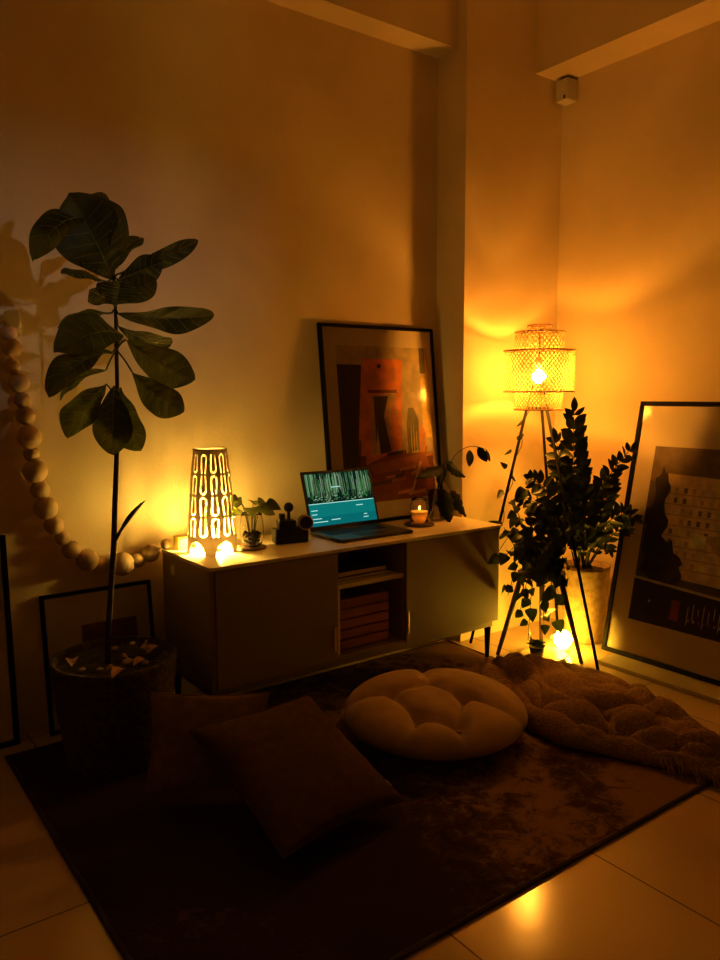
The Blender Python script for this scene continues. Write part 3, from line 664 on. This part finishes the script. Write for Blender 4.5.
b.tube([(AX+.055*math.cos(2*PI*k/32), AY+.055*math.sin(2*PI*k/32), 1.22) for k in range(33)], .004, 6, False)
b.build('shade_carrier', M['darkmetal'], fl)

# ------------------------------------------------------------------ wooden plant stand with trailing heart-leaf plant
SX, SY = 2.925, 2.46
ps = thing('plant_stand', (SX, SY, 0), 'dark wooden plant stand with splayed legs under the trailing plant', 'plant stand')
ZS = .40
for fx, fy in ((2.745, 2.575), (2.975, 2.245), (3.10, 2.60)):
    d = V((fx-SX, fy-SY, 0)).normalized()
    MB().tube([V((fx, fy, 0)), V((SX, SY, ZS))+d*.10], [.010, .015], 10).build('leg', M['darkwood'], ps, smooth=True)
MB().lathe([(.001, 0), (.115, 0), (.115, .018), (.001, .018)], (SX, SY, ZS), 36).build('seat', M['darkwood'], ps, bevel=.002)
po = thing('trailing_plant', (SX, SY, ZS+.019), 'dark pot of trailing heart shaped leaves on the wooden plant stand', 'potted plant')
zp = ZS+.0195
MB().lathe([(.001, 0), (.075, 0), (.098, .13), (.102, .135), (.096, .135), (.09, .11), (.001, .11)], (SX, SY, zp), 36).build('pot', M['potdark'], po, smooth=True)
def vine(parent, pts, nleaf, size, jitter=.03, m='potleaf'):
    b = MB().tube(pts, .0018, 5)
    for k in range(nleaf):
        f = (k+.5)/nleaf*(len(pts)-1); i = min(int(f), len(pts)-2); p = pts[i].lerp(pts[i+1], f-i)
        d = rnd(); d.z = -abs(d.z)*.8-.25; d += -FW*.25; q_ = p+rnd(jitter)*.5; b.tube([p, q_], .001, 4)
        heartleaf(b, q_, d, size*random.uniform(.7, 1.25), V((0, 0, .6))-FW*.6+rnd(.5))
    return b.build('vine', M[m], parent, smooth=True)
rim = V((SX, SY, zp+.13))
ends = [(503, 560, 2.47), (508, 595, 2.46), (520, 615, 2.42), (528, 640, 2.38), (543, 632, 2.36), (552, 600, 2.32), (556, 640, 2.36), (566, 585, 2.30), (500, 535, 2.55), (512, 500, 2.5), (528, 485, 2.45), (545, 500, 2.38), (560, 530, 2.32), (538, 560, 2.28), (515, 545, 2.33), (560, 505, 2.50), (525, 590, 2.30), (545, 580, 2.25)]
for k, (x, y, Y) in enumerate(ends):
    e = atY(x, y, Y); dr = V((e.x-SX, e.y-SY, 0)).normalized(); mid = rim+dr*.12+V((0, 0, .10 if y > 540 else .12))
    start = rim+dr*.05-V((0, 0, .02))
    vine(po, bez(start, mid, e, 14), 16 if y > 540 else 12, .062)
legtop, legfoot = V((AX, AY, 1.22))+V((2.765-AX, 2.785-AY, 0)).normalized()*.055, V((2.765, 2.785, 0))
pv = [legtop.lerp(legfoot, t)+V((.012*math.cos(t*40), -.014, .012*math.sin(t*40))) for t in [i/24*.62 for i in range(25)]]
b = MB().tube([rim-V((0, 0, .02)), rim+V((-.09, .12, .06))]+pv[::-1], .0018, 5)
for x, y, tx_, ty_, s in ((503, 525, 488, 521, .03), (503, 490, 497, 499, .035), (507, 468, 500, 462, .028), (517, 440, 524, 434, .025), (510, 475, 516, 482, .02), (524, 420, 516, 427, .02), (511, 500, 516, 510, .025), (512, 450, 504, 455, .018)):
    b.leaf(atY(x, y, 2.66), atY(tx_, ty_, 2.64), s, -FW+rnd(.4), shape='heart', fold=.1, nu=4, nv=6)
b.build('climbing_vine', M['zzleaf'], po, smooth=True)

# ------------------------------------------------------------------ basket pot with tall zz plant
ZX, ZY, ZR, ZH = 3.29, 2.475, .125, .40
zz = thing('potted_zz_plant', (ZX, ZY, 0), 'tall zz plant with glossy upright fronds in a pale basket by the large print', 'potted plant')
prof = [(.100+.025*(k/20)**.8+.0012*math.sin(k*2.6), .001+ZH*k/20) for k in range(21)]
MB().lathe([(.001, .001)]+prof+[(ZR-.010, ZH), (ZR-.014, ZH-.04), (.001, ZH-.04)], (ZX, ZY, 0), 44).build('basket', M['basket2'], zz, smooth=True)
MB().lathe([(.001, 0), (ZR-.016, 0), (ZR-.018, .008), (.001, .012)], (ZX, ZY, ZH-.035), 32).build('soil', M['soil'], zz, smooth=True)
def frond(tip, ctrl, nl, ls, th=.0045, lw=.52):
    base = V((ZX, ZY, ZH-.03))+V((random.uniform(-.04, .04), random.uniform(-.04, .04), 0))
    pts = bez(base, ctrl, tip, 22); b = MB().tube(pts, [th*(1-.6*i/22) for i in range(23)], 6)
    for k in range(nl):
        f = .28+.70*k/(nl-1); g = f*22; i = min(int(g), 21); p = pts[i].lerp(pts[i+1], g-i); t = (pts[i+1]-pts[i]).normalized()
        side = t.cross(-FW).normalized()
        for s in (-1, 1):
            d = (side*s*.80+t*.62+rnd(.22)+FW*random.uniform(-.4, .25)).normalized(); L_ = ls*(.6+.6*math.sin(PI*min(1, (f-.2)/.85)))
            b.leaf(p, p+d*L_, L_*lw, (-FW+rnd(.7)).normalized(), fold=.12, shape='e', nu=4, nv=7, curl=.12)
    b.leaf(pts[-1], pts[-1]+(pts[-1]-pts[-2]).normalized()*ls*.9, ls*.4, -FW, shape='e', nu=4, nv=7)
    b.build('frond', M['zzleaf'], zz, smooth=True)
for (tx, ty, tY, cx, cy, cY, nl, ls) in (
    (574, 412, 2.36, 572, 490, 2.42, 17, .085), (631, 449, 2.20, 578, 505, 2.32, 17, .062), (634, 518, 2.16, 610, 500, 2.30, 10, .065),
    (530, 478, 2.40, 560, 490, 2.45, 11, .07), (556, 440, 2.44, 570, 500, 2.44, 13, .075), (612, 484, 2.30, 598, 510, 2.36, 11, .065),
    (602, 516, 2.20, 596, 520, 2.30, 9, .06), (540, 520, 2.34, 570, 500, 2.40, 10, .065), (522, 500, 2.48, 560, 500, 2.46, 9, .065),
    (628, 530, 2.22, 618, 520, 2.30, 7, .055), (580, 470, 2.30, 584, 520, 2.36, 11, .07), (565, 520, 2.26, 580, 520, 2.32, 9, .065), (585, 540, 2.2, 590, 530, 2.3, 7, .06),
    (548, 545, 2.26, 576, 515, 2.34, 9, .06), (610, 550, 2.30, 604, 530, 2.36, 6, .05), (525, 530, 2.36, 560, 505, 2.40, 10, .06)):
    frond(atY(tx, ty, tY), atY(cx, cy, cY), nl, ls)

# ------------------------------------------------------------------ saucer with small rosette plant, glow lamp
o = thing('saucer', (2.90, 2.42, 0), 'round ceramic saucer on the floor between the plant stand legs', 'saucer')
cx, cy = 2.90, 2.42
MB().lathe([(.001, 0), (.095, 0), (.118, .014), (.115, .018), (.093, .006), (.001, .006)], (cx, cy, .0005), 44).build('dish', M['ceramic'], o, smooth=True)
o = thing('rosette_plant', (cx-.02, cy+.02, .007), 'small dark rosette plant standing on the ceramic saucer', 'potted plant')
MB().lathe([(.001, 0), (.03, 0), (.04, .045), (.036, .045), (.034, .036), (.001, .036)], (cx-.02, cy+.02, .0075), 24).build('pot', M['potdark'], o, smooth=True)
b = MB()
for k in range(26):
    a = k*2.4; e = .2+k*.05; d = V((math.cos(a), math.sin(a), .25+.9*(k/26))).normalized(); c = V((cx-.02, cy+.02, .05))
    b.leaf(c, c+d*(.06-.001*k), .026, (0, 0, 1), fold=.25, shape='e', nu=4, nv=6)
b.build('rosette', M['potleaf'], o, smooth=True)
gx, gy = 3.045, 2.415
o = thing('globe_lamp', (gx, gy, 0), 'small bright yellow globe lamp on the floor under the plant stand', 'lamp')
MB().lathe([(.001, 0), (.035, 0), (.035, .012), (.02, .018), (.001, .018)], (gx, gy, .0005), 28).build('base', M['ceramic'], o, smooth=True)
MB().ball((gx, gy, .062), .046, 24, 16).build('globe', M['bulbG'], o, smooth=True)

# ------------------------------------------------------------------ tufted floor cushion
QX, QY, QR = 1.880, 2.08, .335
pf = thing('floor_cushion', (QX, QY, .014), 'round tufted beige floor cushion lying on the rug', 'cushion')
but = [V((p.x, p.y, 0)) for p in [atZ(417, 722, .15), atZ(459, 727, .15), atZ(464, 704, .15), atZ(431, 690, .15), atZ(389, 699, .15)]]
segs = []
for k in range(5):
    segs.append((but[k], but[(k+1) % 5])); dd = (but[k]-V((QX, QY, 0))).normalized(); segs.append((but[k], V((QX, QY, 0))+dd*QR*1.05))
def segd(p, a, b_):
    ab = b_-a; t = max(0, min(1, (p-a).dot(ab)/ab.dot(ab))); return (p-a-ab*t).length
def pfn(side):
    def fn(u, v):
        r = math.sin(v*PI/2)*QR; a = 2*PI*u; x, y = QX+r*math.cos(a), QY+r*math.sin(a); p = V((x, y, 0))
        t = r/QR; env = (1-t**3.2)**.5 if t < 1 else 0
        dm = min(segd(p, *s) for s in segs); db = min((p-q).length for q in but)
        k = 1-.42*math.exp(-dm/.028)-.28*math.exp(-(db/.035)**2)
        hgt = .105*env*(k if side > 0 else .95)
        rr = 1+.03*(1-math.exp(-dm/.03))*t**3 if t > .7 else 1
        wr = .002*noise.noise(V((x*30, y*30, side)))
        return V((QX+(x-QX)*rr, QY+(y-QY)*rr, .098+side*(hgt*(1 if side > 0 else .80)+wr*env)))
    return fn
b = MB().grid(pfn(1), 140, 46); b.grid(pfn(-1), 140, 20); b.build('cover', M['pouf'], pf, smooth=True)
for q_ in but: MB().ball((q_.x, q_.y, .133), .010, 12, 8, (1, 1, .5)).build('button', M['pouf'], pf, smooth=True)

# ------------------------------------------------------------------ knitted throw
bl = thing('knitted_throw', (2.5, 1.8, .012), 'crumpled brown knitted throw blanket with a fringe beside the tufted cushion', 'blanket')
Lp = [V((2.42, 2.40)), V((2.27, 2.10)), V((2.17, 1.83)), V((2.23, 1.58)), V((2.33, 1.36)), V((2.38, 1.20))]
Rp = [V((2.66, 2.45)), V((2.84, 2.22)), V((2.85, 1.95)), V((2.74, 1.66)), V((2.66, 1.42)), V((2.62, 1.22))]
def cr_(P, t):
    n = len(P)-1; f = t*n; i = min(int(f), n-1); f -= i; g = lambda k: P[max(0, min(n, k))]
    a, b_, c, d = g(i-1), g(i), g(i+1), g(i+2)
    return .5*((2*b_)+(c-a)*f+(2*a-5*b_+4*c-d)*f*f+(3*b_-a-3*c+d)*f**3)
def rdg(*px): return [V((q.x, q.y, 0)) for q in [atZ(x, y, .05) for x, y in px]]
RDG = [(rdg((524, 672), (548, 682), (572, 705), (560, 728)), .095, .085), (rdg((560, 688), (596, 690), (628, 700), (660, 722), (700, 752)), .085, .085),
       (rdg((590, 712), (625, 722), (652, 744)), .085, .10), (rdg((524, 700), (532, 728), (565, 746)), .07, .07), (rdg((566, 742), (606, 746), (640, 760), (690, 772)), .075, .07),
       (rdg((604, 692), (640, 700), (668, 718)), .05, .095), (rdg((575, 722), (598, 738)), .05, .10)]
def bfn(u, v):
    l, r = cr_(Lp, v), cr_(Rp, v); t = u*2-1
    e = .03*noise.noise(V((v*7, 0, u*2)))*(abs(t)); p = l.lerp(r, u)+(l-r)*e*(-t)
    h = 0; P2 = V((p.x, p.y, 0)); wob = V((noise.noise(P2*6)*.03, noise.noise(P2*6+V((9, 0, 0)))*.03, 0))
    for rd, rw, rh in RDG:
        d_ = min(segd(P2+wob, rd[i], rd[i+1]) for i in range(len(rd)-1))
        h = max(h, rh*math.sqrt(max(0, 1-(d_/rw)**2))**.9) if d_ < rw else h
    w1 = noise.noise(P2*2.3); w2 = noise.noise(P2*3.1+V((4, 2, 0))); w3 = noise.noise(P2*7)
    f1 = abs(math.sin(PI*(u*3.4+1.1*w1+.45*math.sin(v*4.4)+.12*w3)))**.65
    f2 = abs(math.sin(PI*(u*1.7-v*3.6+1.3*w2+.15*w3)))**.6
    h = h*.62+.016+.042*f1*(.45+.55*f2)+.016*f2+.006*noise.noise(P2*16)
    edge = (1-abs(t)**5)**.5*min(1, v/.05+.1)*min(1, (1-v)/.10+.20) if abs(t) < 1 else 0
    z = .018+max(0, h*edge)+.002*noise.noise(P2*45)*edge
    return V((p.x, p.y, z))
b = MB().grid(bfn, 170, 240); b.build('cloth', M['knit'], bl, smooth=True, solid=.004)
b = MB()
for k in range(150):
    if k < 90: u, v = k/89, .995
    else: u, v = random.choice((.02, .98)), random.uniform(.75, 1)
    p = bfn(u, v); out = V((random.uniform(-.4, .4)+(.5 if u > .5 and v < .99 else -.5 if v < .99 else 0), -1, 0)).normalized()*random.uniform(.03, .07)
    q_ = p+out; q_.z = .016 if q_.x < RX1 else .008
    b.tube([p, (p+q_)/2+V((random.uniform(-.01, .01), random.uniform(-.01, .01), .006)), q_], .0022, 5)
b.build('fringe', M['knit'], bl)['kind'] = 'stuff'

# ------------------------------------------------------------------ cushions
def cushion(label, A, B, D, th, m, zip_=False):
    """A top-left, B top-right, D bottom-left corners"""
    A, B, D = V(A), V(B), V(D); u_, v_ = (B-A), (D-A); n = v_.cross(u_).normalized()
    if n.z < 0: n = -n
    c = A+(u_+v_)/2; t = thing('throw_cushion', c-V((0, 0, c.z-.014)), label, 'cushion', 'square cushions on the rug')
    b = MB()
    for s in (1, -1):
        def fn(a, e):
            x, y = a*2-1, e*2-1; x = math.copysign(abs(x)**.9, x); y = math.copysign(abs(y)**.9, y)
            px, py = x*(1-.07*(1-y*y)*abs(x)), y*(1-.07*(1-x*x)*abs(y))
            h = th*((1-x*x)*(1-y*y))**.42 if abs(x) < 1 and abs(y) < 1 else 0
            h += .004*noise.noise(V((x*3+s, y*3, th*40)))*(1 if h > 0 else 0)
            return c+u_*px/2+v_*py/2+n*h*s
        b.grid(fn, 48, 48)
    b.build('cover', M[m], t, smooth=True)
    E = []
    for k in range(97):
        s, f = divmod(k/96*4, 1); s = int(s) % 4; x, y = ((-1+2*f, -1), (1, -1+2*f), (1-2*f, 1), (-1, 1-2*f))[s]
        E.append(c+u_*x*(1-.07*(1-y*y))/2+v_*y*(1-.07*(1-x*x))/2)
    MB().tube(E, .004, 6, False).build('piping', M[m], t, smooth=True)
    if zip_:
        a = c+u_*.475+v_*.34; MB().tube([a+n*.006, a+n*.008+v_*.05], .0035, 6).build('zip_pull', M['pale'], t)['label'] = 'pale zip pull'
    return t
cushion('large dark brown square cushion lying tilted on the rug in front of the smaller one', (.905, 2.11, .28), (1.378, 2.18, .255), (.955, 1.645, .085), .060, 'cushA', True)
cushion('dark square cushion propped behind the larger brown one, against the basket', (.885, 2.36, .325), (1.215, 2.17, .305), (.815, 2.25, .055), .040, 'cushB')
for o in bpy.data.objects:
    if 'w' in o: del o['w']
